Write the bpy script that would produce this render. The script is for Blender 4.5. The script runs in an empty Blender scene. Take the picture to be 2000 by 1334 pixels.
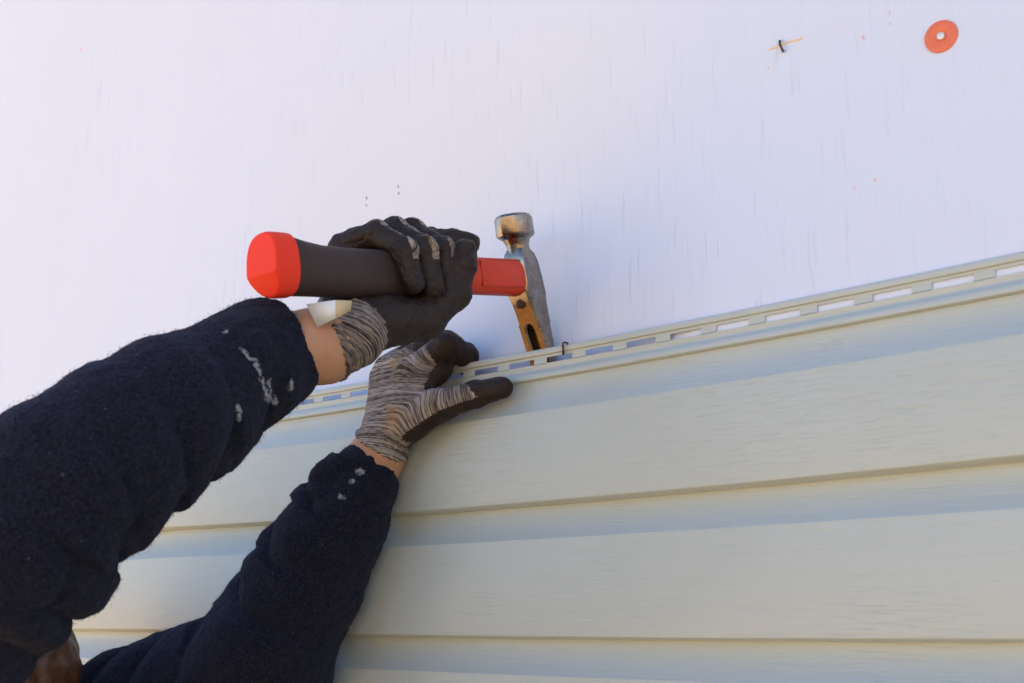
import bpy, math, random
import numpy as np
from mathutils import Vector, Matrix, noise as mnoise
random.seed(4); rng = np.random.default_rng(4)
C = bpy.context.scene
COL = C.collection

# ------------------------------------------------------------------ camera
F_PX, YAW, PIT, ROLL, DIST, CAM_Z = 2400.59, 0.743185, 0.248467, 0.0236023, 0.831863, 1.75
CAM = np.array([0.0, -DIST, CAM_Z])
_f = np.array([-math.sin(YAW)*math.cos(PIT), math.cos(YAW)*math.cos(PIT), math.sin(PIT)])
_r = np.array([math.cos(YAW), math.sin(YAW), 0.0]); _u = np.cross(_r, _f)
_c, _s = math.cos(ROLL), math.sin(ROLL)
RM = np.array([_c*_r+_s*_u, -_s*_r+_c*_u, _f])
cd = bpy.data.cameras.new('camera'); cam = bpy.data.objects.new('camera', cd); COL.objects.link(cam)
m = Matrix.Identity(4)
for i in range(3):
    m[i][0], m[i][1], m[i][2], m[i][3] = RM[0][i], RM[1][i], -RM[2][i], CAM[i]
cam.matrix_world = m
cd.sensor_width = 36; cd.lens = F_PX/2000*36; cd.clip_start = 0.02; cd.clip_end = 2000
cd.dof.use_dof = True; cd.dof.focus_distance = 1.16; cd.dof.aperture_fstop = 10
C.camera = cam

# ------------------------------------------------------------------ light
SUN = Vector((0.42, -0.70, -0.72)).normalized()          # the way the light travels
elev = math.asin(-SUN.z); az = math.atan2(-SUN.x, -SUN.y)
W = bpy.data.worlds.new('World'); C.world = W; W.use_nodes = True
nt = W.node_tree; bg = nt.nodes['Background']
sky = nt.nodes.new('ShaderNodeTexSky'); sky.sky_type = 'NISHITA'; sky.sun_disc = False
sky.dust_density = 0.5; sky.ozone_density = 4.5; sky.sun_elevation = elev; sky.sun_rotation = az
nt.links.new(sky.outputs[0], bg.inputs[0]); bg.inputs[1].default_value = 0.11
sl = bpy.data.lights.new('sun', 'SUN'); sl.energy = 5.0; sl.angle = math.radians(0.6); sl.color = (1.0, 0.86, 0.66)
so = bpy.data.objects.new('sun', sl); COL.objects.link(so); so.rotation_euler = SUN.to_track_quat('-Z', 'Y').to_euler()
so.location = (-4, -4, 6)
C.view_settings.view_transform = 'Standard'; C.view_settings.look = 'None'
C.view_settings.gamma = 1; C.view_settings.exposure = 1.64

# ------------------------------------------------------------------ helpers
def U(px, py, y=None, depth=None):
    d = RM.T @ np.array([(px-1000)/F_PX, (667-py)/F_PX, 1.0])
    t = depth if depth is not None else (y+DIST)/d[1]
    return CAM + d*t

def link(o, parent=None):
    COL.objects.link(o)
    if parent is not None: o.parent = parent
    return o
def tag(o, label=None, cat=None, group=None, kind=None):
    for k, v in (('label', label), ('category', cat), ('group', group), ('kind', kind)):
        if v: o[k] = v
    return o
def empty(name, loc=(0, 0, 0)):
    o = bpy.data.objects.new(name, None); o.location = loc; o.empty_display_size = .05
    return link(o)
def mesh_obj(name, v, f, mat, parent=None, smooth=True, sharp=None, mats=None, fm=None):
    me = bpy.data.meshes.new(name)
    v = np.asarray(v, float)
    if parent is not None:                 # roots are unrotated: only the offset matters
        off = np.zeros(3); p = parent
        while p is not None: off += np.array(p.location); p = p.parent
        v = v - off
    me.from_pydata(v.tolist(), [], [tuple(int(i) for i in q) for q in f])
    for mm in (mats or [mat]): me.materials.append(mm)
    if fm is not None: me.polygons.foreach_set('material_index', fm)
    me.polygons.foreach_set('use_smooth', [smooth]*len(me.polygons))
    if sharp is not None: me.set_sharp_from_angle(angle=math.radians(sharp))
    me.update()
    return link(bpy.data.objects.new(name, me), parent)
def fast_mesh(name, v, q, mat, parent=None):
    me = bpy.data.meshes.new(name); v = np.asarray(v, np.float32)
    if parent is not None:
        off = np.zeros(3); p = parent
        while p is not None: off += np.array(p.location); p = p.parent
        v = v - off.astype(np.float32)
    n = q.shape[1]
    me.vertices.add(len(v)); me.vertices.foreach_set('co', v.ravel())
    me.loops.add(q.size); me.loops.foreach_set('vertex_index', q.ravel().astype(np.int32))
    me.polygons.add(len(q)); me.polygons.foreach_set('loop_start', np.arange(0, q.size, n, dtype=np.int32))
    me.polygons.foreach_set('loop_total', np.full(len(q), n, np.int32))
    me.polygons.foreach_set('use_smooth', np.ones(len(q), bool))
    me.update(calc_edges=True); me.validate()
    me.materials.append(mat)
    return link(bpy.data.objects.new(name, me), parent)
def set_attr(o, name, vals):
    a = o.data.attributes.new(name, 'FLOAT', 'POINT'); a.data.foreach_set('value', np.asarray(vals, np.float32))
def add_box(v, f, lo, hi):
    b = len(v); x0, y0, z0 = lo; x1, y1, z1 = hi
    v += [(x0,y0,z0),(x1,y0,z0),(x1,y1,z0),(x0,y1,z0),(x0,y0,z1),(x1,y0,z1),(x1,y1,z1),(x0,y1,z1)]
    f += [(b,b+3,b+2,b+1),(b+4,b+5,b+6,b+7),(b,b+1,b+5,b+4),(b+1,b+2,b+6,b+5),(b+2,b+3,b+7,b+6),(b+3,b,b+4,b+7)]
def loft(rings, cap0=True, cap1=True):
    v = []; f = []; n = len(rings[0])
    for r in rings: v += [tuple(p) for p in r]
    for i in range(len(rings)-1):
        for j in range(n):
            a = i*n+j; b = i*n+(j+1) % n
            f.append((a, b, b+n, a+n))
    if cap0: f.append(tuple(reversed(range(n))))
    if cap1: f.append(tuple(range((len(rings)-1)*n, len(rings)*n)))
    return v, f
def tube(pts, rad, seg=8):
    pts = [np.asarray(p, float) for p in pts]; rings = []
    up = np.array([.3, .2, .93])
    for i, p in enumerate(pts):
        d = pts[min(i+1, len(pts)-1)] - pts[max(i-1, 0)]; d /= np.linalg.norm(d)
        a = np.cross(d, up); a /= np.linalg.norm(a); b = np.cross(d, a)
        r = rad[i] if hasattr(rad, '__len__') else rad
        rings.append([p + r*(a*math.cos(t)+b*math.sin(t)) for t in np.linspace(0, 2*math.pi, seg, endpoint=False)])
    return loft(rings)

# signed-distance modelling: tapered capsules, smooth unions, surface nets
def cap_d(P, a, b, ra, rb):
    a = np.asarray(a, np.float32); b = np.asarray(b, np.float32); ab = b-a; L = float(ab@ab)+1e-12
    t = np.clip(((P-a)@ab)/L, 0, 1)
    return np.linalg.norm(P-a-t[..., None]*ab, axis=-1)-(ra+(rb-ra)*t), t
def smin(a, b, k):
    if k <= 0: return np.minimum(a, b)
    h = np.clip(.5+.5*(b-a)/k, 0, 1)
    return b+(a-b)*h-k*h*(1-h)
class Field:
    def __init__(s, lo, hi, h):
        s.lo = np.asarray(lo, np.float32); s.h = h
        s.n = np.ceil((np.asarray(hi)-np.asarray(lo))/h).astype(int)+1
        s.v = np.full(tuple(s.n), 0.05, np.float32)
    def sub(s, lo, hi):
        i0 = np.maximum(((np.asarray(lo)-s.lo)/s.h).astype(int), 0); i1 = np.minimum(((np.asarray(hi)-s.lo)/s.h).astype(int)+2, s.n)
        if (i1 <= i0).any(): return None
        ax = [s.lo[k]+s.h*np.arange(i0[k], i1[k], dtype=np.float32) for k in range(3)]
        P = np.stack(np.meshgrid(*ax, indexing='ij'), -1)
        return tuple(slice(i0[k], i1[k]) for k in range(3)), P
    def add(s, a, b, ra, rb, k=.006, m=.016):
        a = np.asarray(a); b = np.asarray(b); r = max(ra, rb)+m+k
        g = s.sub(np.minimum(a, b)-r, np.maximum(a, b)+r)
        if g is None: return
        sl, P = g; d, _ = cap_d(P, a, b, ra, rb); s.v[sl] = smin(s.v[sl], d, k)
    def cut_caps(s, a, b, ra, rb, k=.002):
        a = np.asarray(a); b = np.asarray(b); r = max(ra, rb)+.01
        g = s.sub(np.minimum(a, b)-r, np.maximum(a, b)+r)
        sl, P = g; d, _ = cap_d(P, a, b, ra, rb); s.v[sl] = -smin(-s.v[sl], d, k)
    def cut_plane(s, o, n, R):               # removes what lies beyond the plane within a ball
        o = np.asarray(o); sl, P = s.sub(o-R, o+R)
        d = (P-o.astype(np.float32))@np.asarray(n, np.float32)
        near = np.linalg.norm(P-o.astype(np.float32), axis=-1) < R
        s.v[sl] = np.where(near, -smin(-s.v[sl], -d, .004), s.v[sl])
    def nets(s):
        V = s.v; ins = V < 0; n = s.n
        c = np.zeros(tuple(n-1), np.uint8)
        for i in (0, 1):
            for j in (0, 1):
                for k in (0, 1): c += ins[i:n[0]-1+i, j:n[1]-1+j, k:n[2]-1+k]
        cells = np.argwhere((c > 0) & (c < 8)); idx = np.full(tuple(n-1), -1, np.int32)
        idx[cells[:, 0], cells[:, 1], cells[:, 2]] = np.arange(len(cells))
        acc = np.zeros((len(cells), 3)); cnt = np.zeros(len(cells))
        co = [(i, j, k) for i in (0, 1) for j in (0, 1) for k in (0, 1)]
        for p in co:
            for ax in range(3):
                if p[ax]: continue
                q = list(p); q[ax] = 1
                A = V[cells[:, 0]+p[0], cells[:, 1]+p[1], cells[:, 2]+p[2]]; B = V[cells[:, 0]+q[0], cells[:, 1]+q[1], cells[:, 2]+q[2]]
                x = (A < 0) != (B < 0); t = A/np.where(x, A-B, 1)
                pt = np.tile(np.array(p, float), (len(cells), 1)); pt[:, ax] = t
                acc[x] += pt[x]; cnt[x] += 1
        verts = s.lo+s.h*(cells+acc/cnt[:, None])
        faces = []
        for ax in range(3):
            a1, a2 = (ax+1) % 3, (ax+2) % 3
            sA = [slice(1, n[k]-1) for k in range(3)]; sB = list(sA)
            sA[ax] = slice(0, n[ax]-1); sB[ax] = slice(1, n[ax])
            A = ins[tuple(sA)]; B = ins[tuple(sB)]
            e = np.argwhere(A != B)
            if not len(e): continue
            fl = A[e[:, 0], e[:, 1], e[:, 2]]
            base = e.copy()
            for k in range(3):
                if k != ax: base[:, k] += 1
            def cell(d1, d2):
                q = base.copy(); q[:, a1] -= d1; q[:, a2] -= d2
                return idx[q[:, 0], q[:, 1], q[:, 2]]
            quad = np.stack([cell(1, 1), cell(0, 1), cell(0, 0), cell(1, 0)], 1)
            quad[~fl] = quad[~fl][:, ::-1]
            faces.append(quad)
        return verts, np.concatenate(faces)
def normals_of(o):
    n = np.empty(len(o.data.vertices)*3, np.float32); o.data.vertices.foreach_get('normal', n); return n.reshape(-1, 3)
def coords_of(o):
    n = np.empty(len(o.data.vertices)*3, np.float32); o.data.vertices.foreach_get('co', n); return n.reshape(-1, 3)
def displace(o, fn):
    c = coords_of(o); nn = normals_of(o); c += nn*fn(c, nn)[:, None]
    o.data.vertices.foreach_set('co', c.astype(np.float32).ravel()); o.data.update()
def vnoise(c, scale, off=0.0):
    return np.array([mnoise.noise(Vector((p[0]*scale+off, p[1]*scale, p[2]*scale))) for p in c], np.float32)

# ------------------------------------------------------------------ materials
class N:
    def __init__(s, name):
        s.m = bpy.data.materials.new(name); s.m.use_nodes = True; s.t = s.m.node_tree
        s.b = s.t.nodes['Principled BSDF']
    def n(s, typ, ins=None, **kw):
        x = s.t.nodes.new(typ)
        for k, v in kw.items(): setattr(x, k, v)
        for k, v in (ins or {}).items(): s.put(x.inputs[k], v)
        return x
    def put(s, sock, v):
        if isinstance(v, bpy.types.NodeSocket): s.t.links.new(v, sock)
        elif isinstance(v, bpy.types.Node): s.t.links.new(v.outputs[0], sock)
        else:
            if sock.type == 'RGBA' and len(v) == 3: v = (*v, 1)
            sock.default_value = v
    def math(s, op, a, b=0.0, clamp=False):
        x = s.n('ShaderNodeMath', {0: a, 1: b}, operation=op); x.use_clamp = clamp; return x
    def vm(s, op, a, b=(0, 0, 0), out=0):
        return s.n('ShaderNodeVectorMath', {0: a, 1: b}, operation=op).outputs[out]
    def mix(s, fac, a, b):
        x = s.n('ShaderNodeMix', data_type='RGBA'); s.put(x.inputs[0], fac); s.put(x.inputs[6], a); s.put(x.inputs[7], b)
        return x.outputs[2]
    def noise(s, vec, scale, detail=2, rough=.5, out=0):
        return s.n('ShaderNodeTexNoise', {'Vector': vec, 'Scale': scale, 'Detail': detail, 'Roughness': rough}).outputs[out]
    def ramp(s, fac, a, b):
        return s.n('ShaderNodeMapRange', {'Value': fac, 'From Min': a, 'From Max': b}).outputs[0]
    def pos(s): return s.n('ShaderNodeNewGeometry').outputs['Position']
    def attr(s, name): return s.n('ShaderNodeAttribute', attribute_name=name).outputs['Fac']
    def bump(s, h, strength=.5, dist=.001, nrm=None):
        ins = {'Height': h, 'Strength': strength, 'Distance': dist}
        if nrm is not None: ins['Normal'] = nrm
        return s.n('ShaderNodeBump', ins).outputs[0]
    def set(s, **kw):
        names = dict(col='Base Color', rough='Roughness', metal='Metallic', nrm='Normal', spec='Specular IOR Level', sheen='Sheen Weight',
                     sheenr='Sheen Roughness', sheent='Sheen Tint', sss='Subsurface Weight', sssr='Subsurface Radius', ssss='Subsurface Scale', coat='Coat Weight')
        for k, v in kw.items(): s.put(s.b.inputs[names[k]], v)
        return s.m
    def segdist(s, P, a, b):
        a = np.asarray(a, float); b = np.asarray(b, float); ab = b-a
        v = s.vm('SUBTRACT', P, tuple(a))
        t = s.math('DIVIDE', s.vm('DOT_PRODUCT', v, tuple(ab), 1), float(ab@ab)+1e-12, True)
        sc = s.n('ShaderNodeVectorMath', operation='SCALE'); s.put(sc.inputs[0], tuple(ab)); s.put(sc.inputs['Scale'], t)
        return s.vm('LENGTH', s.vm('SUBTRACT', v, sc.outputs[0]), (0, 0, 0), 1)

def mat_simple(name, col, rough=.5, metal=0, var=.15, scale=60, bump=.15, spec=.5):
    k = N(name); P = k.pos(); z = k.noise(P, scale, 4)
    c = k.mix(z, tuple(x*(1-var) for x in col), tuple(min(1, x*(1+var)) for x in col))
    return k.set(col=c, rough=k.ramp(k.noise(P, scale*3, 3), -1+rough*2-.6, rough+.35) if False else rough, metal=metal, spec=spec, nrm=k.bump(k.noise(P, scale*8, 3), bump, .0004))

def mat_wrap(stains):
    k = N('house_wrap_film'); P = k.pos()
    warp = k.noise(P, 4, 3, out=1)
    # sparse vertical creases: noise squeezed across, stretched down
    def crease(sx, sz, lo, hi, off):
        v = k.n('ShaderNodeMapping', {'Vector': P, 'Location': (off, 0, off*.7), 'Scale': (sx, 1, sz)})
        return k.ramp(k.noise(v.outputs[0], 1.0, 1.0, .4), lo, hi)
    patch = k.ramp(k.noise(P, 3.0, 2), .38, .62)
    c1 = k.math('MULTIPLY', crease(210, 15, .645, .75, 3.1), patch)
    c2 = k.math('MULTIPLY', crease(130, 10, .655, .77, 9.7), k.ramp(k.noise(P, 2.2, 2), .35, .6))
    soft = k.noise(k.n('ShaderNodeMapping', {'Vector': P, 'Scale': (10, 1, 3)}).outputs[0], 1.0, 2)
    b1 = k.bump(k.math('ADD', c1, k.math('MULTIPLY', c2, .8)), .6, .0014)
    b2 = k.bump(soft, .6, .006, b1)
    b3 = k.bump(k.noise(P, 1400, 2), .06, .0004, b2)
    base = k.mix(k.noise(P, 2.5, 3), (.665, .715, .845), (.725, .77, .905))
    base = k.mix(k.math('MULTIPLY', c1, .03), base, (.62, .62, .72))
    for (a, b, w, col, amt) in stains:
        d = k.segdist(k.vm('ADD', P, k.vm('MULTIPLY', k.vm('SUBTRACT', k.noise(P, 90, 2, out=1), (.5, .5, .5)), (.004, 0, .004))), a, b)
        base = k.mix(k.math('MULTIPLY', k.ramp(d, w, w*.2), amt), base, col)
    return k.set(col=base, rough=.55, spec=.3, nrm=b3)
def mat_vinyl():
    k = N('almond_vinyl'); P = k.pos()
    g = k.n('ShaderNodeMapping', {'Vector': P, 'Scale': (34, 60, 620)}).outputs[0]
    g2 = k.n('ShaderNodeMapping', {'Vector': P, 'Scale': (18, 30, 240)}).outputs[0]
    n1 = k.noise(g, 1.0, 2, .6); n2 = k.noise(g2, 1.0, 2, .6)
    patch = k.ramp(k.noise(P, 9, 2), .4, .62)
    h = k.math('MULTIPLY', k.ramp(n1, .56, .68), k.math('ADD', k.math('MULTIPLY', patch, .8), .2))
    h = k.math('ADD', h, k.math('MULTIPLY', k.ramp(n2, .58, .7), .7))
    c = k.mix(k.noise(P, 5, 4), (.465, .495, .458), (.505, .535, .498))
    dirt = k.ramp(k.noise(P, 380, 2), .74, .80)
    c = k.mix(k.math('MULTIPLY', dirt, .25), c, (.3, .22, .12))
    return k.set(col=c, rough=.36, spec=.5, nrm=k.bump(h, .55, -.0005))
def mat_fleece(paint):
    k = N('navy_fleece'); P = k.pos()
    fz = k.noise(P, 420, 3, .65); lump = k.noise(P, 120, 3)
    c = k.mix(k.ramp(fz, .35, .7), (.0045, .0045, .0085), (.020, .020, .034))
    lint = k.ramp(k.noise(P, 260, 1), .76, .79)
    c = k.mix(k.math('MULTIPLY', lint, .35), c, (.16, .15, .17))
    PW = k.vm('ADD', P, k.vm('MULTIPLY', k.vm('SUBTRACT', k.noise(P, 160, 3, out=1), (.5, .5, .5)), (.008, .008, .008)))
    brk = k.ramp(k.noise(P, 330, 2), .36, .5)
    for (a, b, w) in paint:
        d = k.segdist(PW, a, b)
        c = k.mix(k.math('MULTIPLY', k.math('MULTIPLY', k.ramp(d, w, w*.5), brk), .5), c, (.52, .51, .52))
    return k.set(col=c, rough=.95, spec=.08, sheen=.10, sheenr=.6, sheent=(.45, .46, .7), nrm=k.bump(k.math('ADD', k.math('MULTIPLY', fz, .7), lump), .7, .003))
def mat_glove(name, light, dark, stains=()):
    k = N(name); P = k.pos(); u = k.attr('along'); coat = k.attr('coating')
    sp = k.n('ShaderNodeSeparateXYZ', {0: P})
    def rows(su, sx):
        v = k.n('ShaderNodeCombineXYZ', {0: k.math('MULTIPLY', u, su), 1: k.math('MULTIPLY', k.math('ADD', sp.outputs[0], sp.outputs[1]), sx), 2: k.math('MULTIPLY', sp.outputs[2], sx*.6)})
        return k.noise(v.outputs[0], 1.0, 2, .55)
    r1 = rows(430, 7); r2 = rows(1000, 110)
    w = k.n('ShaderNodeMath', {0: k.math('MULTIPLY', u, 2*math.pi/.0021)}, operation='SINE')
    rib = k.math('ADD', k.math('MULTIPLY', w, .5), .5)
    tone = k.math('ADD', k.math('MULTIPLY', k.math('SUBTRACT', r1, .5), 2.6), k.math('MULTIPLY', k.math('SUBTRACT', r2, .5), 2.2))
    tone = k.math('ADD', k.math('ADD', tone, .42), k.math('MULTIPLY', k.math('SUBTRACT', rib, .5), .35), True)
    knit = k.mix(tone, dark, light)
    for (p, r, col, amt) in stains:
        d = k.vm('LENGTH', k.vm('SUBTRACT', P, tuple(p)), (0, 0, 0), 1)
        f = k.math('MULTIPLY', k.ramp(k.math('ADD', d, k.math('MULTIPLY', k.noise(P, 90, 3), r*.8)), r*1.4, r*.4), amt)
        knit = k.mix(f, knit, col)
    edge = k.math('ADD', coat, k.math('MULTIPLY', k.math('SUBTRACT', k.noise(P, 300, 3), .5), .55))
    cm = k.ramp(edge, .46, .56)
    rub = k.mix(k.noise(P, 70, 4), (.015, .0085, .0065), (.038, .0235, .018))
    scuff = k.ramp(k.noise(P, 55, 5, .7), .60, .76)
    rub = k.mix(k.math('MULTIPLY', scuff, .35), rub, (.07, .055, .05))
    c = k.mix(cm, knit, rub)
    kb = k.math('MULTIPLY', k.math('ADD', k.math('MULTIPLY', rib, .8), r2), k.math('SUBTRACT', 1.0, cm))
    h = k.math('ADD', kb, k.math('MULTIPLY', k.noise(P, 700, 2), .35))
    h = k.math('ADD', h, k.math('MULTIPLY', cm, .5))
    cr = k.math('ABSOLUTE', k.math('SUBTRACT', k.noise(P, 38, 3, .55), .5))
    h = k.math('ADD', h, k.math('MULTIPLY', k.math('MULTIPLY', k.ramp(cr, 0, .05), cm), 1.1))
    return k.set(col=c, rough=k.n('ShaderNodeMapRange', {'Value': cm, 'To Min': .95, 'To Max': .55}).outputs[0], spec=.25, nrm=k.bump(h, .7, .0009))
def mat_skin():
    k = N('skin'); P = k.pos()
    c = k.mix(k.noise(P, 60, 4), (.40, .18, .085), (.52, .285, .17))
    return k.set(col=c, rough=.5, spec=.35, sss=.12, sssr=(1, .35, .2), ssss=.006, nrm=k.bump(k.noise(P, 420, 5, .7), .35, .0008))
def mat_steel():
    k = N('worn_steel'); P = k.pos()
    n1 = k.noise(P, 90, 5, .7); n2 = k.noise(P, 700, 3)
    c = k.mix(k.ramp(n1, .35, .65), (.21, .175, .15), (.34, .29, .25))
    c = k.mix(k.math('MULTIPLY', k.ramp(k.noise(P, 140, 4, .7), .66, .72), .6), c, (.34, .18, .06))
    return k.set(col=c, metal=1.0, rough=k.n('ShaderNodeMapRange', {'Value': n2, 'To Min': .18, 'To Max': .34}).outputs[0], nrm=k.bump(n1, .10, .0008))
def mat_rust_lit():  # rusty claw front, with the warm ground's reflection put into its orange
    k = N('warm_lit_rusty_claw'); P = k.pos()
    n1 = k.noise(P, 160, 5, .75)
    c = k.mix(k.ramp(n1, .35, .7), (.27, .11, .02), (.40, .19, .045))
    c = k.mix(k.ramp(k.noise(P, 420, 3), .66, .74), c, (.06, .035, .02))
    return k.set(col=c, metal=.35, rough=.45, nrm=k.bump(n1, .4, .0005))

M_steel = mat_steel(); M_rust_lit = mat_rust_lit()
M_red = mat_simple('red_plastic', (.64, .048, .016), .45, spec=.3, var=.08, scale=30, bump=.05)
M_cap = mat_simple('red_rubber_cap', (.88, .046, .018), .55, var=.05, scale=30, bump=.08, spec=.2)
M_grip = mat_simple('black_rubber_grip', (.046, .029, .024), .62, var=.3, scale=40, bump=.25, spec=.3)
M_nail = mat_simple('rusty_wire', (.10, .065, .045), .5, .7, .4, 200, .3)
M_zinc = mat_simple('galvanised_nail', (.72, .72, .70), .38, .35, .1, 300, .2)
M_orange = mat_simple('orange_plastic', (.78, .17, .075), .45, var=.06, scale=100, bump=.08)
M_label = mat_simple('cream_label_cloth', (.62, .48, .28), .8, var=.2, scale=90, bump=.3)
M_skin = mat_skin(); M_white = mat_simple('white_label_cloth', (.74, .76, .78), .8, var=.08, scale=90, bump=.3)
M_hair = mat_simple('brown_hair', (.11, .045, .016), .36, var=.85, scale=150, bump=.8)
M_capcloth = mat_simple('navy_cap_cloth', (.012, .012, .03), .8, var=.3, scale=200, bump=.4)
M_denim = mat_simple('dark_work_cloth', (.03, .034, .045), .9, var=.3, scale=150, bump=.5)
M_boot = mat_simple('brown_leather', (.09, .05, .03), .6, var=.3, scale=80, bump=.4)
M_vinyl = mat_vinyl()
M_concrete = mat_simple('concrete', (.36, .34, .31), .9, var=.2, scale=12, bump=.5)
def mat_soil():
    k = N('dry_clay_soil'); P = k.pos()
    c = k.mix(k.noise(P, 1.5, 6, .65), (.63, .41, .18), (.70, .48, .24))
    return k.set(col=c, rough=.95, spec=.1, nrm=k.bump(k.noise(P, 14, 6, .7), .8, .03))

# ------------------------------------------------------------------ setting
gv = [(-400, -400, 0), (400, -400, 0), (400, 400, 0), (-400, 400, 0)]
tag(mesh_obj('ground', gv, [(0, 1, 2, 3)], mat_soil(), smooth=False), 'dry tan clay ground in front of the house', None, None, 'structure')

Y_WRAP = 0.0014
def sstep(a, b, x):
    t = min(1, max(0, (x-a)/(b-a))); return t*t*(3-2*t)
def yw(x, z):                    # the sheathing gives way a little where the claw and the fingers push in
    return Y_WRAP+.0208*sstep(-1.25, -.98, x)*sstep(-.54, -.69, x)*sstep(2.40, 2.10, z)
def UW(px, py):
    p = U(px, py, Y_WRAP)
    for _ in range(3): p = U(px, py, yw(p[0], p[2]))
    return p
wall = tag(empty('house_wall', (-1.0, Y_WRAP, 0.0)), 'house wall in white building wrap, partly clad in cream siding boards', 'wall')
ORG = (.80, .30, .08)
stains = []
def stain(x0, y0, x1, y1, w, col=ORG, amt=.9): stains.append((UW(x0, y0), UW(x1, y1), w, col, amt))
stain(1502, 97, 1565, 75, .0016, (.86, .50, .16), .8); stain(1565, 75, 1680, 42, .0012, (.86, .60, .35), .18)
for x, y, w in ((1738, 24, .0011), (1738, 44, .0013), (1686, 71, .0018), (1500, 129, .0010), (1668, 364, .0012), (1708, 351, .0012), (158, 95, .0030), (286, 550, .0013)):
    stain(x, y, x+1, y+3, w*1.1, ORG, .5)
for x, y in ((715, 386), (715, 400), (777, 364), (777, 376)): stain(x, y, x+1, y+2, .0016, (.20, .12, .06), .9)
def wrap_mesh():
    xs = np.concatenate([np.linspace(-2.7, -1.35, 16), np.linspace(-1.32, -.3, 60), np.linspace(-.25, 7.0, 60)]); zs = np.concatenate([np.linspace(.25, 1.8, 20), np.linspace(1.82, 2.5, 40), np.linspace(2.55, 4.2, 34)]); v = []; f = []
    for z in zs:
        for x in xs:
            v.append((x, yw(x, z)+.0003+.0003*mnoise.noise(Vector((x*4, 0, z*2.2))), z))
    nx = len(xs)
    for i in range(len(zs)-1):
        for j in range(nx-1): a = i*nx+j; f.append((a, a+1, a+1+nx, a+nx))
    b = len(v); v += [(-2.7, .16, .25), (7.0, .16, .25), (7.0, .16, 4.2), (-2.7, .16, 4.2)]
    c0, c1, c2, c3 = 0, nx-1, len(zs)*nx-1, (len(zs)-1)*nx
    f += [(c0, b, b+1, c1), (c1, b+1, b+2, c2), (c2, b+2, b+3, c3), (c3, b+3, b, c0), (b, b+3, b+2, b+1)]
    return v, f
v, f = wrap_mesh(); mesh_obj('house_wrap', v, f, mat_wrap(stains), wall)
v, f = [], []; add_box(v, f, (-2.7, -.012, -.3), (7.0, .20, .247)); mesh_obj('foundation', v, f, M_concrete, wall, False)

Z1, Z2, Z3, Z4 = .2755+CAM_Z, .2467+CAM_Z, .1322+CAM_Z, .0152+CAM_Z
XS = np.concatenate([np.linspace(-2.7, -1.6, 8), np.linspace(-1.55, .2, 60), np.linspace(.3, 7.0, 30)])
def bow(x, amt=1.0):
    u = min(abs(x+.72)/.43, 1.35); return amt*(-.0022+.0037*u*u)
def extrude_x(prof, amt, xs=XS):
    v = []; f = []; n = len(prof)
    for x in xs:
        b = bow(x, amt)
        v += [(x, y, z+b) for (y, z) in prof]
    for i in range(len(xs)-1):
        for j in range(n-1):
            a = i*n+j; f.append((a, a+n, a+n+1, a+1))
    return v, f
def course(zt, zb):
    H = zt-zb; p = [(.0012, zt+.002), (.001, zt-.001), (.001, zt-.006)]
    for i in range(1, 11):
        s = i/10; p.append((.001-.0142*s**1.8, zt-.006-(.29*H-.006)*s))
    p += [(-.0132, zt-.305*H), (-.0134, zt-.32*H), (-.0130, zt-.60*H), (-.0140, zb+.0034), (-.0136, zb+.0014), (-.0122, zb+.0004), (.0008, zb-.0010), (.0012, zb+.002)]
    return p
zz = [Z2, Z3, Z4]
while zz[-1] > .40: zz.append(zz[-1]-.1157)
for i in range(len(zz)-1):
    v, f = extrude_x(course(zz[i], zz[i+1]), 1.0 if i < 1 else (.5 if i == 1 else 0.0))
    # thickness: a second skin just behind
    bd = mesh_obj('siding_board', v, f, M_vinyl, wall, True, 40)
    sm = bd.modifiers.new('thickness', 'SOLIDIFY'); sm.thickness = .0011; sm.offset = -1
    if i == 0: bd['label'] = 'topmost cream siding board with slotted nailing strip, held by the gloved hand'; top_board = bd
# slotted nailing strip
v, f = [], []
def strip(prof): 
    b = len(v); vv, ff = extrude_x(prof, 1.0); v.extend(vv); f.extend([tuple(i+b for i in q) for q in ff])
z = Z1
strip([(.0009, z-.0085), (.0011, z-.001), (.0006, z), (-.0006, z+.0003), (-.0020, z-.0004), (-.0026, z-.0016), (-.0026, z-.0050), (-.0022, z-.0058), (-.0002, z-.0062), (0, z-.0085)])
strip([(0, z-.0138), (0, z-.0156), (.0004, z-.0167), (.0008, z-.0179), (.0004, z-.0192), (-.0006, z-.0204), (-.0030, z-.0222), (-.0046, z-.0240), (-.0052, z-.0262), (-.0050, z-.0280), (-.0040, z-.0287), (.0004, z-.0291), (.0012, z-.0286)])
strip([(.0009, z-.0138), (.0009, z-.0153), (.0011, z-.0165)])
X0, PT = -.8129, .046; zb_, zt_ = z-.0138, z-.0085
for i in range(-41, 169):
    xa = X0+i*PT+.031; xb = X0+(i+1)*PT       # web between two slots
    b = len(v)
    for (x, y) in ((xa, 0), (xb, 0), (xb, .0009), (xa, .0009)):
        o = bow(x); v += [(x, y, zb_+o-.0004), (x, y, zt_+o+.0004)]
    f += [(b, b+2, b+3, b+1), (b+2, b+4, b+5, b+3), (b+4, b+6, b+7, b+5), (b+6, b, b+1, b+7)]
# lips that give the slots their thickness (upper and lower edge)
strip([(0, zb_), (.0009, zb_)]); strip([(0, zt_), (.0009, zt_)])
hem = mesh_obj('nail_hem', v, f, M_vinyl, top_board, True, 40)

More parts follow.
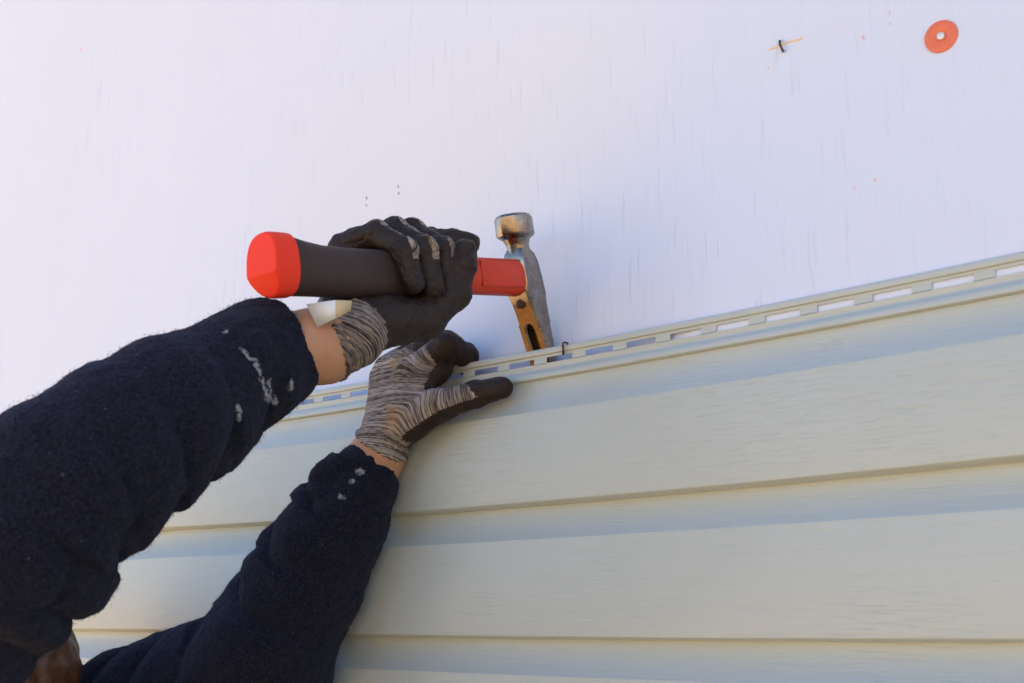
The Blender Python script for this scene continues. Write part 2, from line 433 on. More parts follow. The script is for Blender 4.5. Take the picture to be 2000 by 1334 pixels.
# cap nail, staple, bent nail
def basis(nrm, up=(0, 0, 1)):
    n = np.asarray(nrm, float); n /= np.linalg.norm(n); a = np.cross(up, n); a /= np.linalg.norm(a); return a, np.cross(n, a), n
def disc(c, nrm, prof, seg=32):
    a, b, n = basis(nrm); rings = []
    for (r, h) in prof: rings.append([np.asarray(c)+n*h+r*(a*math.cos(t)+b*math.sin(t)) for t in np.linspace(0, 2*math.pi, seg, endpoint=False)])
    return loft(rings)
pc = U(1839, 72, Y_WRAP)
cn = tag(empty('cap_nail', pc), 'round orange plastic cap nail with a pale nail head, fixed in the white wrap', 'nail')
nr = np.array([.06, -1, -.05])
v, f = disc(pc, nr, [(.0125, 0), (.0128, .0006), (.0126, .0016), (.0118, .0019), (.0048, .0019), (.0040, .0014), (.0036, .0012)]); mesh_obj('cap', v, f, M_orange, cn, True, 40)
v, f = disc(pc, nr, [(.0029, .0012), (.0031, .0019), (.0028, .0026), (.0018, .0029)], 20); mesh_obj('nail_head', v, f, M_zinc, cn, True, 40)
pts = [U(1523, 80, Y_WRAP+.002), U(1523, 80, Y_WRAP-.003), U(1523, 86, Y_WRAP-.0042), U(1526, 93, Y_WRAP-.0040), U(1529, 99, Y_WRAP-.003), U(1529, 100, Y_WRAP+.002)]
v, f = tube(pts, .0010); st = mesh_obj('staple', v, f, M_nail); tag(st, 'small rusty staple sticking out of the white wrap above an orange streak', 'staple')
pts = [U(1099, 692, .004), U(1100, 690, -.003), U(1100, 684, -.0045), U(1099, 675, -.0050), U(1100, 670, -.0050), U(1103, 668.5, -.0048), U(1107, 669.5, -.0045), U(1109, 672, -.0042)]
v, f = tube(pts, .0010); bn = mesh_obj('bent_nail', v, f, M_nail); tag(bn, 'thin bent nail hooked upward over the nailing strip beside the hammer claw', 'nail')

# ------------------------------------------------------------------ hammer
P1 = U(1010, 543, -0.030); P0 = U(525, 520, depth=.93)
A = (P1-P0)/np.linalg.norm(P1-P0)
S = np.array([1., 0, 0])-A*A[0]; S /= np.linalg.norm(S); NN = np.cross(S, A)
def H(t, s, n): return P1-A*(t/1000)+S*(s/1000)+NN*(n/1000)      # millimetres: back along the handle, sideways, up
hammer = tag(empty('hammer', H(-8, 0, 0)), 'claw hammer with red and black handle, its claw hooked behind the siding edge', 'hammer')
def sup(hs, hn, e=2.5, seg=32):
    o = []
    for t in np.linspace(0, 2*math.pi, seg, endpoint=False):
        c, s = math.cos(t), math.sin(t); o.append((hs*math.copysign(abs(c)**(2/e), c), hn*math.copysign(abs(s)**(2/e), s)))
    return o
def loft_t(st, e=2.5):
    return loft([[H(t, cs+x, cn_+y) for (x, y) in sup(hs, hn, e)] for (t, hs, hn, cs, cn_) in st])
v, f = loft_t([(-6, 11, 15.5, 0, 0), (-3, 12, 16.5, 0, 0), (1, 12.5, 17, 0, 0), (30, 12.5, 16.8, 0, 0), (60, 12.5, 16.6, 0, 0), (92, 12.5, 16.6, 0, 0)], 2.8)
mesh_obj('handle', v, f, M_red, hammer, True, 50)
# raised pad on the red neck
pad = []
for (t0, n0) in ((60, 12), (40, 12.2), (20, 11.6), (12, 8), (7, 1), (5, -8), (6, -11), (40, -11.5), (60, -11.5)): pad.append((t0, n0))
ring0 = [H(t, 11.6, n) for t, n in pad]; ring1 = [H(t*.99+.4, 12.9, n*.98) for t, n in pad]; ring2 = [H(t*.96+1.2, 13.2, n*.93) for t, n in pad]
v, f = loft([ring0, ring1, ring2]); mesh_obj('handle_pad', v, f, M_red, hammer, True, 60)
v, f = loft_t([(84, 12.8, 17.0, 0, 0), (88, 14, 18.4, 0, 0), (96, 14.2, 19.2, 0, -1), (130, 15, 20.4, 0, -2), (170, 15, 20.4, 0, -2.4), (205, 14.6, 20.2, 0, -2.6), (230, 14.8, 20.4, 0, -2), (250, 16.4, 21.8, 0, -.5), (263, 18, 23.2, 0, 1), (266, 17, 22, 0, 1)], 2.4)
mesh_obj('grip', v, f, M_grip, hammer, True, 60)
def tend(n): return 287-.10*max(0, n+7)-.50*max(0, -(n+7))
def capring(sc, t_fn):
    o = [[x, y+1] for x, y in sup(19.8*sc, 25.2*sc, 2.5, 40)]
    for sd in (1, -1):                       # one vertex each side sits on the crease
        k = min((q for q in range(40) if o[q][0]*sd > 0), key=lambda q: abs(o[q][1]+7)); o[k][1] = -7.0
    return [H(t_fn(y), x, y) for x, y in o], o
rings = [[H(263.5, x, y+1) for x, y in sup(18.2, 23.4, 2.5, 40)], [H(264.2, x, y+1) for x, y in sup(19.6, 24.8, 2.5, 40)], capring(1, lambda y: 272)[0]]
for sc, bk in ((1.0, 4.5), (.985, 1.6), (.955, .4), (.925, 0)):
    rg, oo = capring(sc, lambda y: max(266, tend(y)-bk)); rings.append(rg)
v, f = loft(rings, True, False); b0 = (len(rings)-1)*40
up_ = [q for q in range(40) if oo[q][1] >= -7]; lo_ = [q for q in range(40) if oo[q][1] <= -7]
def arc(qs):                                 # put a run of ring indices that may wrap round into order
    st_ = [q for q in qs if (q-1) % 40 not in qs][0]; return [(st_+k) % 40 for k in range(len(qs))]
f += [tuple(b0+q for q in arc(up_)), tuple(b0+q for q in arc(lo_))]
mesh_obj('end_cap', v, f, M_cap, hammer, True, 16)
# head: eye block with cheeks, poll, claws
def ringh(n, tf, tb, hs, ch=2.5):        # chamfered rectangle at height n from front tf to back tb
    return [H(t, s, n) for (t, s) in ((tf, -hs+ch), (tf, hs-ch), (tf-ch, hs), (tb+ch, hs), (tb, hs-ch*1.2), (tb, -hs+ch*1.2), (tb+ch, -hs), (tf-ch, -hs))]
st = [(27, 2, -13, 9.5), (22, 4, -17, 11.5), (14, 4.5, -20, 12.5), (0, 4, -22.5, 13), (-16, 3, -25, 13), (-24, -1, -25.5, 12.2), (-34, -4.5, -26.5, 12.2), (-43, -7.4, -27.5, 12.4)]
v, f = loft([ringh(n, tf, tb, hs, 2.2) for n, tf, tb, hs in st])
fm = [0]*len(f)
for i in range(len(st)-1):
    if st[i][0] <= -24: fm[i*8+0] = 1
head = mesh_obj('head', v, f, None, hammer, True, 25, [M_steel, M_rust_lit], fm)
def ring_round(n, tc, rt, rs, seg=16): return [H(tc-rt*math.cos(t)*(1 if k % 2 else .975), rs*math.sin(t)*(1 if k % 2 else .975), n) for k, t in enumerate(np.linspace(0, 2*math.pi, seg, endpoint=False)+math.pi/8)]
v, f = loft([ring_round(*q) for q in ((20, -7, 11, 10.5), (26, -6.5, 10.5, 10.5), (31, -6, 10.5, 10.8), (36, -5, 12.5, 12.6), (39, -4.5, 17.2, 17.2), (41, -4.5, 18, 18), (56, -4, 17.8, 17.8), (58.6, -4, 16.2, 16.2), (59.2, -4, 10, 10), (59.3, -4, 2, 2))])
mesh_obj('poll', v, f, M_steel, head, True, 22)
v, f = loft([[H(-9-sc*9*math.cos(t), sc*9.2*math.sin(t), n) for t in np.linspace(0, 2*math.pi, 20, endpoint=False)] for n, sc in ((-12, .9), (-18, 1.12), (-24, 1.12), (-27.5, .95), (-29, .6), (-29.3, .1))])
mesh_obj('dark_oval', v, f, M_grip, hammer, True, 50)  # dark rounded lump at the bottom of the eye block
for sg in (-1, 1):
    rr = []
    for n, tf, tb, w0, w1 in ((-42.6, -7.2, -27.4, .02, 12.4), (-44, -7.7, -27.6, 2.6, 12.4), (-46, -8.4, -27.8, 4.0, 12.4), (-49, -9.4, -28.1, 4.9, 12.5), (-54, -10.8, -28.5, 5.2, 12.6), (-60, -12.6, -29, 5.2, 12.8), (-75, -17.2, -30, 5.2, 13), (-90, -22, -30.6, 5.4, 13), (-104, -27, -30.4, 6, 12.8)):
        ch = min(1.6, (tf-tb)*.25); a, b = (w0, w1) if sg > 0 else (-w1, -w0)
        rr.append([H(t, s, n) for (t, s) in ((tf, a+ch*.5), (tf, b-ch), (tf-ch, b), (tb+ch*2, b), (tb, b-ch*2), (tb, a+ch*.5), (tb+ch, a), (tf-ch*.5, a))])
    v, f = loft(rr); fm = [0]*len(f)
    for i in range(len(rr)-1): fm[i*8] = 1
    mesh_obj('claw', v, f, None, head, True, 25, [M_steel, M_rust_lit], fm)

v, f = loft([[H(t, s_, n) for t, s_ in ((tf, -5.6), (tf, 5.6), (tb, 5.6), (tb, -5.6))] for n, tf, tb in ((-42, -20, -26), (-60, -23, -28), (-80, -27.5, -29.6))])
mesh_obj('slot_shade', v, f, M_nail, head, False)  # dark block added to stand for the shade inside the open claw slot

# ------------------------------------------------------------------ person: joints
def stn(x0, y0, x1, y1, d):          # a sleeve section from its two outline points at a given distance
    c = U((x0+x1)/2, (y0+y1)/2, depth=d); return c, math.hypot(x1-x0, y1-y0)/2*d/F_PX
SR = [stn(532, 590, 606, 758, .975), stn(482, 588, 560, 800, .965), stn(440, 604, 492, 838, .945), stn(370, 640, 415, 905, .925), stn(300, 658, 362, 950, .90), stn(170, 713, 270, 1040, .87), stn(60, 777, 202, 1115, .845), stn(-40, 850, 118, 1225, .835)]
SR += [(U(-120, 1200, depth=.85), .074), (U(-330, 1400, depth=.97), .078), (np.array([-1.17, -.40, 1.50]), .085)]
def stw(x0, y0, x1, y1):              # a section of the left sleeve, resting against the siding
    r = .03
    for _ in range(6): c = U((x0+x1)/2, (y0+y1)/2, -(.0145+r)); r = math.hypot(x1-x0, y1-y0)/2*float(RM[2]@(c-CAM))/F_PX
    return c, r
def cw(x, y, r): return U(x, y, -(.017+r)), r
SL = [stw(690, 862, 772, 928), stw(650, 893, 774, 955), stw(612, 938, 770, 990), stw(585, 985, 758, 1030), stw(530, 1042, 735, 1092), stw(475, 1110, 700, 1178), stw(440, 1160, 668, 1250)]
SL += [cw(525, 1275, .066), cw(455, 1335, .068), cw(320, 1378, .070), cw(170, 1440, .074), (np.array([-1.275, -.10, 1.50]), .083)]
HEADC = U(-22, 1372, depth=1.25)
person = tag(empty('person', (-1.24, -.22, 0)), 'person in dark navy fleece and work gloves, reaching up with a hammer', 'person')

# ---- right hand (frame of the hammer handle), radii in mm
hr = lambda t, s, n: H(t, s, n)
WR = hr(207, -16, -55); WR2 = hr(214, -14, -64)
R_f = {  # finger: list of (point, radius)
 'pinky': [(hr(176, -34, 28), 11.5), (hr(162, -6, 34), 10.6), (hr(157, 21, 14), 10.2), (hr(154, 25, -14), 9.2)],
 'ring':  [(hr(154, -38, 34), 12.5), (hr(140, -6, 37), 11.2), (hr(136, 22, 16), 10.6), (hr(134, 26, -18), 9.6)],
 'middle': [(hr(133, -40, 34), 12.5), (hr(120, -6, 37), 11.4), (hr(115, 22, 17), 10.6), (hr(114, 26, -18), 9.6)],
 'index': [(hr(112, -38, 28), 12.5), (hr(98, -10, 32), 11.2), (hr(88, 10, 28), 10.4), (hr(80, 22, 24), 9.4)],
 'thumb': [(hr(172, 6, -42), 16), (hr(133, 14, -40), 15.5), (hr(108, 24, -22), 13.5), (hr(101, 31, 2), 11.5), (hr(99, 33, 15), 10.0)],
}
R_p = [(WR, hr(172, -34, 22), 19, 13), (WR, hr(154, -38, 26), 20, 13), (WR, hr(133, -40, 26), 20, 13), (WR, hr(114, -38, 20), 19, 13),
       (WR, hr(166, 2, -40), 20, 19), (hr(192, -6, -46), hr(132, 8, -40), 20, 18), (hr(180, -12, -38), hr(132, -16, -34), 18, 18)]
# ---- left hand: pixel and distance from the wall
UL = lambda x, y, w: U(x, y, w+.015*min(1, max(0, (-.015-w)/.03)))
WL = UL(748, 868, -.060); WL2 = UL(738, 890, -.060)
L_f = {
 'index': [(UL(806, 728, -.050), 14.5), (UL(872, 676, -.034), 14.5), (UL(911, 694, .001), 11.5), (UL(904, 716, .012), 8.5)],
 'middle': [(UL(782, 714, -.044), 12.5), (UL(836, 674, -.020), 11.2), (UL(856, 694, .004), 9.6), (UL(858, 720, .012), 8.2)],
 'ring': [(UL(758, 716, -.042), 12), (UL(806, 686, -.018), 10.8), (UL(828, 702, .005), 9.4), (UL(830, 726, .012), 8.2)],
 'pinky': [(UL(744, 738, -.040), 11), (UL(774, 710, -.020), 10), (UL(790, 716, .003), 9), (UL(794, 734, .012), 7.8)],
 'thumb': [(UL(792, 836, -.058), 16), (UL(866, 790, -.052), 14.2), (UL(928, 770, -.032), 12.6), (UL(980, 757, -.018), 10.6)],
}
L_p = [(WL, UL(806, 724, -.050), 18, 14), (WL, UL(782, 718, -.044), 19, 14), (WL, UL(760, 722, -.042), 19, 13.5), (WL, UL(748, 744, -.040), 18, 12.5),
       (WL, UL(848, 786, -.052), 18, 14), (UL(790, 800, -.058), UL(830, 752, -.046), 17, 11), (UL(812, 738, -.046), UL(858, 722, -.026), 15, 13)]
cutoffR = WR2 + (WR2-hr(160, -20, -10))*0.0

def build_glove(name, fingers, palm, cuff, mat, coat_fn, h=.0014):
    allp = [p for ch in fingers.values() for p, _ in ch]+[q for a, b, _, _ in palm for q in (a, b)]+[c[0] for c in cuff]
    lo = np.min(allp, 0)-.034; hi = np.max(allp, 0)+.034
    base = Field(lo, hi, h); fin = Field(lo, hi, h)
    for fn, ch in fingers.items():
        one = Field(lo, hi, h)
        for (a, ra), (b, rb) in zip(ch, ch[1:]): one.add(a, b, ra/1000, rb/1000, .0025)
        for (a, ra) in ch[1:-1]: one.add(a, a, ra/1000*1.05, ra/1000*1.05, .003)
        fin.v = smin(fin.v, one.v, .0012)
    for a, b, ra, rb in palm: base.add(a, b, ra/1000, rb/1000, .012)
    for (a, ra), (b, rb) in zip(cuff, cuff[1:]): base.add(a, b, ra, rb, .004)
    base.v = smin(base.v, fin.v, .007)
    d = cuff[-1][0]-cuff[-2][0]; d /= np.linalg.norm(d); dcut = d
    base.cut_plane(cuff[-1][0], d, .045)
    base.cut_caps(cuff[-1][0]+d*.03, cuff[-1][0]+d*.012, cuff[-1][1]-.003, cuff[-1][1]-.003)
    v, q = base.nets()
    o = fast_mesh(name, v, q, mat, person)
    P = v.astype(np.float32); wsum = np.zeros(len(P)); usum = np.zeros(len(P)); csum = np.zeros(len(P))
    nn = normals_of(o)
    c0 = cuff[-1][0]; segs = []
    ax = np.mean([fingers[k][0][0] for k in ('index', 'middle', 'ring', 'pinky')], 0)-c0; La = np.linalg.norm(ax); ax /= La
    for fn, ch in fingers.items():
        u0 = float((ch[0][0]-c0)@ax); s = 0
        for i, ((a, ra), (b, rb)) in enumerate(zip(ch, ch[1:])):
            L = np.linalg.norm(b-a); segs.append((fn, i, a, b, ra/1000, rb/1000, u0+s, L)); s += L
    for a, b, ra, rb in palm: segs.append(('palm', 0, a, b, ra/1000, rb/1000, None, 0))
    for (a, ra), (b, rb) in zip(cuff, cuff[1:]): segs.append(('cuff', 0, a, b, ra, rb, None, 0))
    for fn, i, a, b, ra, rb, u0, L in segs:
        d, t = cap_d(P, a, b, ra, rb); w = np.exp(-np.clip(d+.004, 0, 1)/.0035)+1e-9
        uu = (P-c0.astype(np.float32))@ax.astype(np.float32) if u0 is None else u0+L*t
        wsum += w; usum += w*uu; csum += w*coat_fn(fn, i, t, P, nn)
    u = usum/wsum; dn = -dcut; rv = P-c0.astype(np.float32); e1 = np.cross(dn, [.2, .3, .9]); e1 /= np.linalg.norm(e1); e2 = np.cross(dn, e1)
    ua = rv@dn.astype(np.float32); an_ = np.arctan2(rv@e2.astype(np.float32), rv@e1.astype(np.float32))
    dsp = np.clip(1-ua/.030, 0, 1)*.0006*np.sin(an_*24)*(ua < .03)+np.exp(-((ua-.0035)/.0030)**2)*.0012-np.exp(-((ua-.0105)/.0030)**2)*.0007
    cc = coords_of(o)+nn*dsp[:, None].astype(np.float32); o.data.vertices.foreach_set('co', cc.ravel()); o.data.update()
    set_attr(o, 'along', usum/wsum); set_attr(o, 'coating', csum/wsum)
    return o
knitdir = S*.72+A*.62+NN*.25; knitdir /= np.linalg.norm(knitdir)
def coatR(fn, i, t, P, nn):
    if fn == 'cuff': return np.zeros(len(P))
    if fn == 'thumb': return np.ones(len(P))
    if fn == 'palm':
        d = np.linalg.norm(P-WR.astype(np.float32), axis=1)
        front = nn@(S*.8-NN*.2+A*.2).astype(np.float32)
        return np.clip((d-.004)/.010, 0, 1)*np.clip((front+.55)*2.5, 0, 1)
    k = nn@knitdir.astype(np.float32)
    lim = {'pinky': .56, 'ring': .56, 'middle': .66, 'index': 2}[fn]
    c = np.clip((lim-k)*9+.5, 0, 1)
    if i == 2: c = np.maximum(c, np.clip((t-.25)*6, 0, 1))
    if i == 0: c = np.clip(c+.0, 0, 1)*np.clip(1.25-(nn@NN.astype(np.float32)-.5)*1.6, 0, 1)
    return c
wallward = np.array([-.35, .94, -.1]).astype(np.float32)
def coatL(fn, i, t, P, nn):
    pal = np.clip((nn@wallward)*3+.2, 0, 1)
    low = np.clip((nn@np.array([.35, .1, -.93], np.float32)-.42)*3.5, 0, 1)
    if fn == 'cuff': return np.zeros(len(P))
    if fn == 'palm':
        return np.maximum(pal, np.clip((P-UL(836, 722, -.04).astype(np.float32))@np.array([.9, .35, -.1], np.float32)*90, 0, 1)*(P[:, 2] > UL(850, 766, -.04)[2]))
    if fn == 'thumb':
        if i == 0: return np.maximum(pal, low*.9)
        if i == 1: return np.maximum(np.maximum(pal, low), np.clip((t-.75)*2, 0, 1))
        return np.maximum(np.clip((t-.12-.35*(nn@np.array([0, 0, -1.], np.float32)))*4+.5, 0, 1), low)
    if i == 0: return np.clip((t-.60)*7, 0, 1)*.9+pal*.1
    return np.ones(len(P))
stL = [(UL(770, 700, -.062), .016, (.42, .24, .06), .55), (UL(762, 815, -.080), .018, (.40, .20, .05), .6), (UL(870, 768, -.066), .006, (.5, .36, .10), .6), (UL(775, 850, -.08), .012, (.3, .16, .05), .4)]
gl = build_glove('glove', L_f, L_p, [(UL(760, 842, -.058), .0245), (UL(751, 860, -.059), .0255), (UL(742, 876, -.060), .0275)], mat_glove('grey_knit_glove', (.43, .355, .305), (.062, .043, .035), stL), coatL)
gl['label'] = 'left work glove in marled grey knit with dark coated fingertips'
CR0, CR1, CR2 = U(690, 655, depth=.985), U(660, 666, depth=.98), U(635, 677, depth=.974)
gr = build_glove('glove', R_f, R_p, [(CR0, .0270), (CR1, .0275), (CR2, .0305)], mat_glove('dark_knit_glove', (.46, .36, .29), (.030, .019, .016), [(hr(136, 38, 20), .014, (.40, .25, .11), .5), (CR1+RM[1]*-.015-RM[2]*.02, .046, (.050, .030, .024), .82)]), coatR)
gr['label'] = 'right work glove mostly black coated, gripping the hammer handle'
displace(gr, lambda c, n: .0018*np.abs(vnoise(c, 55, 9))-.0006+.0008*vnoise(c, 90)+.0006*vnoise(c, 220, 5))
displace(gl, lambda c, n: .0012*np.abs(vnoise(c, 60, 9))-.0004+.0006*vnoise(c, 90)+.0003*vnoise(c, 260, 5))
# cream label sewn in the right cuff
dl = .935
LP = [U(600, 594, depth=dl+.012), U(640, 588, depth=dl), U(655, 586, depth=dl-.003), U(686, 587, depth=dl+.006)]
LQ = [U(622, 640, depth=dl+.008), U(646, 626, depth=dl+.001), U(656, 622, depth=dl-.003), U(683, 607, depth=dl+.006)]
v = LP+LQ; f = [(i, i+1, i+5, i+4) for i in range(3)]
lb = mesh_obj('label', v, f, None, gr, True, 20, [M_white, M_label], [0, 0, 1]); sm = lb.modifiers.new('thickness', 'SOLIDIFY'); sm.thickness = .0012

# ---- body: one continuous figure
bf = Field((-1.50, -.62, -.02), (-.62, .04, 2.13), .0055)
def chain(F, pts, k=.02, sh=0.0, m=.03):
    for (a, ra), (b, rb) in zip(pts, pts[1:]): F.add(a, b, ra+sh, rb+sh, k, m)
shR, shL = np.array([-1.17, -.39, 1.49]), np.array([-1.275, -.105, 1.49])
neck = np.array([-1.235, -.235, 1.53]); hips = np.array([-1.25, -.24, .98])
hd = HEADC
fwd = np.array([-.25, .93, .25]); fwd /= np.linalg.norm(fwd); side = np.cross([0, 0, 1], fwd); side /= np.linalg.norm(side); hup = np.cross(fwd, side)
def HD(x, y, z): return hd+fwd*x+side*y+hup*z
TORSO = [(hips, .125, neck+[0, 0, -.10], .13), (hips+[.02, .09, 0], .10, shL+[-.0, -.05, -.12], .10), (hips+[.02, -.09, 0], .10, shR+[0, .05, -.12], .10), (shR, .062, neck, .06), (shL, .062, neck, .06)]
for a, ra, b, rb in TORSO: bf.add(a, b, ra-.012, rb-.012, .04, .03)
bf.add(neck, hd+np.array([-.01, 0, -.06]), .058, .055, .03)
bf.add(HD(-.02, 0, .03), HD(.012, 0, .022), .082, .076, .02); bf.add(HD(.03, 0, -.02), HD(.045, 0, -.075), .062, .040, .03)
bf.add(HD(.085, 0, .02), HD(.112, 0, -.018), .010, .014, .012); bf.add(HD(.075, 0, -.058), HD(.085, 0, -.06), .016, .014, .01)
for sg in (-1, 1): bf.add(HD(-.005, sg*.078, .02), HD(-.012, sg*.084, -.025), .013, .010, .006)
elR, elL = SR[7][0], SL[7][0]
armR = [(shR, .052), (SR[9][0], .046), (elR, .042), (SR[4][0], .040), (SR[1][0], .031), (U(620, 674, depth=.975), .0262), (CR2, .0250), (WR, .0200)]
armL = [(shL, .052), (SL[9][0], .044), (elL, .042), (SL[4][0], .038), (SL[1][0], .0235), (U(733, 897, -.041), .0228), (WL2, .0225), (WL, .0195)]
for ch in (armR, armL): chain(bf, ch, .015)
for fs, pl in ((R_f, R_p), (L_f, L_p)):
    for a, b, ra, rb in pl: bf.add(a, b, ra/1000-.004, rb/1000-.004, .006)
    for ch in fs.values():
        for (a, ra), (b, rb) in zip(ch, ch[1:]): bf.add(a, b, ra/1000-.0038, rb/1000-.0038, .003)
feet = []
for sg in (-1, 1):
    hp = hips+np.array([.0, sg*.09, -.04]); kn = np.array([-1.22+.02*sg, -.24+sg*.12, .50]); an = np.array([-1.27+.05*sg, -.25+sg*.14, .09]); toe = an+np.array([.15, .03, -.055])
    chain(bf, [(hp, .078), (kn, .054), (an, .036), (toe, .028)], .02); feet.append((hp, kn, an, toe))
v, q = bf.nets(); body = fast_mesh('body', v, q, M_skin, person)

# ---- sweater
sweat = [(a, b, ra, rb) for ch in (SR, SL) for (a, ra), (b, rb) in zip(ch, ch[1:])]
sf = Field((-1.52, -.66, .84), (-.66, .05, 2.08), .0034)
for ch in (SR, SL): chain(sf, ch, .006, -.0015, .02)
for a, ra, b, rb in TORSO: sf.add(a, b, ra+.012, rb+.012, .05, .03)
for ch in (SR, SL):
    d = ch[0][0]-ch[1][0]; d /= np.linalg.norm(d); o = ch[0][0]+d*(.004 if ch is SR else -.006)
    sf.cut_plane(o, d, .06)
    sf.cut_caps(o+d*.03, o-d*.03, ch[0][1]-.005, ch[0][1]-.007)
v, q = sf.nets()
sw = fast_mesh('fleece_sweater', v, q, M_skin, person)
off = np.array(person.location)
def along(ch, P):                        # distance along a sleeve, way out from its axis, distance from it
    best = np.full(len(P), 9.0, np.float32); sl_ = np.zeros(len(P)); rad = np.zeros((len(P), 3)); tot = 0
    for (a, ra), (b, rb) in zip(ch, ch[1:]):
        d, t = cap_d(P, a, b, ra, rb); L = np.linalg.norm(b-a); w = d < best
        ax_ = np.asarray(a)+t[:, None]*(np.asarray(b)-np.asarray(a)); rv = P-ax_; rv /= np.linalg.norm(rv, axis=1)[:, None]+1e-9
        best[w] = d[w]; sl_[w] = tot+t[w]*L; rad[w] = rv[w]; tot += L
    return sl_, rad, best
def s_of(ch, px, py, d): return float(along(ch, (U(px, py, depth=d) if d > 0 else U(px, py, d))[None].astype(np.float32))[0][0])
VR = [s_of(SR, *q) for q in ((600, 760, .97), (500, 842, .945), (383, 929, .92), (299, 1012, .895), (235, 1090, .87), (148, 1185, .85), (60, 1270, .845))]
VL = [s_of(SL, *q) for q in ((690, 862, -.045), (639, 897, -.05), (590, 955, -.055), (535, 1062, -.065), (454, 1130, -.07), (382, 1195, -.08), (300, 1248, -.08), (225, 1300, -.085))]
rt, up, bk = RM[0], RM[1], -RM[2]
def cloth(c, n):
    P = (c+off).astype(np.float32); out = np.zeros(len(P))
    sR, rR, dR = along(SR, P); sL, rL, dL = along(SL, P)
    w1 = vnoise(c, 16, 4); w2 = vnoise(c, 9, 8)
    for ch, V, ss, rad, mine, low, amp, sl_ in ((SR, VR, sR, rR, dR < dL, (-up*.8+rt*.5), .0105, .030), (SL, VL, sL, rL, dL <= dR, (-rt*.75+up*.65), .0120, -.035)):
        low = low/np.linalg.norm(low); face = rad@low
        sx = ss+sl_*(rad@bk)+.010*w1+.012*w2*(1-np.clip(face, 0, 1))
        ph = np.interp(sx, V, np.arange(len(V)), left=-.0, right=len(V)-1)
        ridge = np.abs(np.sin(math.pi*ph))**.65
        m = np.clip(face*.75+.42, 0, 1)**1.3
        inside = np.clip((ss-V[0]+.01)/.03, 0, 1)*np.clip((V[-1]+.03-ss)/.05, 0, 1)
        near = mine & ((dR if ch is SR else dL) < .05)
        out += np.where(near, amp*(ridge-.55)*m*inside, 0)
        # gathers at the cuff
        ang = np.arctan2(rad@up, rad@rt); g = np.clip(1-ss/.045, 0, 1)
        out += np.where(near, g*(.0014*np.sin(ang*7+4*w1)+.0008*np.abs(np.sin(ang*4+2*w2))), 0)
    out += .0060*np.abs(vnoise(c, 13, 2))-.0012
    return out+.0030*vnoise(c, 24, 3)+.0014*vnoise(c, 75, 7)+.0008*vnoise(c, 190, 2)
displace(sw, cloth)
c = coords_of(sw)+off; nn = normals_of(sw)
qz = (c-CAM)@RM.T; pxx = 1000+F_PX*qz[:, 0]/qz[:, 2]; pyy = 667-F_PX*qz[:, 1]/qz[:, 2]
paint = []
def onto(x, y):
    d2 = (pxx-x)**2+(pyy-y)**2; near = np.where(d2 < 9**2)[0]
    zmin = qz[near, 2].min(); k = near[np.where(qz[near, 2] < zmin+.02)[0]]; z = qz[k[np.argmin(d2[k])], 2]
    return U(x, y, depth=float(z))
def pz(x0, y0, x1, y1, w): paint.append((onto(x0, y0), onto(x1, y1), w))
pz(470, 676, 490, 700, .0020); pz(498, 705, 510, 740, .0028); pz(510, 740, 522, 768, .0028); pz(520, 772, 538, 786, .0034); pz(524, 745, 530, 765, .0020)
pz(570, 748, 570, 757, .0030); pz(466, 793, 467, 806, .0026); pz(466, 816, 466, 820, .0020); pz(440, 646, 441, 648, .0024)
pz(698, 918, 706, 922, .0032); pz(682, 936, 688, 940, .0030); pz(664, 970, 668, 974, .0026); pz(672, 962, 674, 972, .0020)
M_fleece = mat_fleece(paint)
sw.data.materials[0] = M_fleece
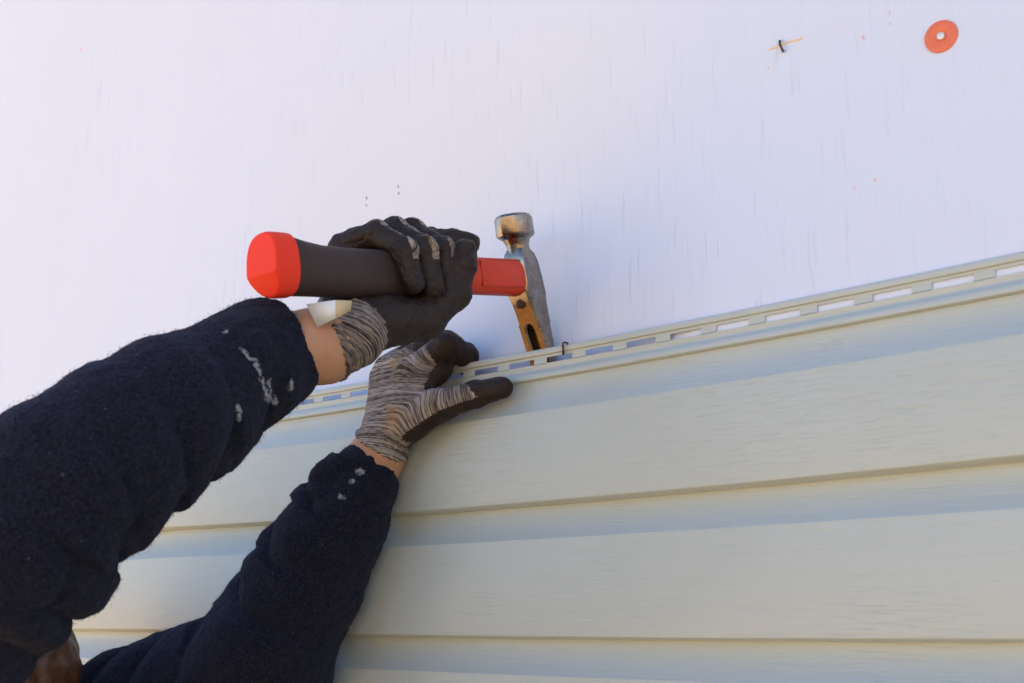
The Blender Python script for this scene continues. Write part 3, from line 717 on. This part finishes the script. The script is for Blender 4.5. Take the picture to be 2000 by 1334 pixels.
# pile of the fleece: short fibres, too many to count
vis = np.where((pxx > -200) & (pxx < 900) & (pyy > 500) & (pyy < 1500))[0]
idx = rng.choice(vis, 90000); b = c[idx]+rng.normal(0, .0012, (len(idx), 3)); g = nn[idx]+rng.normal(0, .55, (len(idx), 3)); g /= np.linalg.norm(g, axis=1)[:, None]
t = np.cross(g, rng.normal(size=g.shape)); t /= np.linalg.norm(t, axis=1)[:, None]; L = rng.uniform(.0006, .0015, (len(idx), 1))
b -= nn[idx]*.0006
fv = np.stack([b-t*.0003, b+t*.0003, b+g*L], 1).reshape(-1, 3); fq = np.arange(len(fv)).reshape(-1, 3)
fz = fast_mesh('fleece_pile', fv, fq, M_fleece, sw); fz['kind'] = 'stuff'

# ---- trousers, boots, hair, cap
tf = Field((-1.46, -.55, .05), (-1.0, .06, 1.12), .009)
for hp, kn, an, toe in feet: chain(tf, [(hips+[0, 0, .06], .125), (hp, .105), (kn, .080), (an+[0, 0, .02], .064)], .03)
v, q = tf.nets(); mesh = fast_mesh('trousers', v, q, M_denim, person); displace(mesh, lambda c, n: .006*vnoise(c, 14))
for hp, kn, an, toe in feet:
    B = Field(an-[.12, .12, .095], an+[.26, .14, .12], .006)
    B.add(an+[0, 0, .05], an+[-.01, 0, -.03], .050, .050, .02); B.add(an+[-.02, 0, -.05], toe+[.02, 0, 0], .044, .042, .02)
    B.cut_plane(np.array([an[0]+.06, an[1], .004]), np.array([0, 0, -1.]), .3)
    v, q = B.nets(); fast_mesh('boot', v, q, M_boot, person)
HF = Field(HEADC-.16, HEADC+.16, .0042)
HF.add(HD(-.03, 0, .035), HD(.0, 0, .045), .092, .082, .02)
HF.add(HD(-.035, 0, .0), HD(-.03, 0, -.07), .088, .070, .02); HF.add(HD(.005, -.03, .02), HD(.0, -.03, -.06), .066, .055, .02); HF.cut_plane(HD(.066, 0, .0), fwd, .2)
for _ in range(160):
    th, ph = rng.uniform(.4, 2.8), rng.uniform(0, 2*math.pi); rr = np.array([math.sin(th)*math.cos(ph), math.sin(th)*math.sin(ph), math.cos(th)])
    if rr[0] > .55: continue
    p = HD(*(np.array([-.02, 0, .035])+rr*.090)); HF.add(p, p+rng.normal(0, .012, 3)+np.array([0, 0, -.014]), .010, .005, .003)
v, q = HF.nets(); hair = fast_mesh('hair', v, q, M_hair, person); displace(hair, lambda c, n: .003*vnoise(c, 70))
CF = Field(HEADC-.17, HEADC+.17, .0045)
CF.add(HD(-.025, 0, .065), HD(.0, 0, .070), .088, .082, .01); CF.cut_plane(HD(0, 0, .052), -hup+fwd*.12, .3)
v, q = CF.nets(); fast_mesh('cap', v, q, M_capcloth, person)
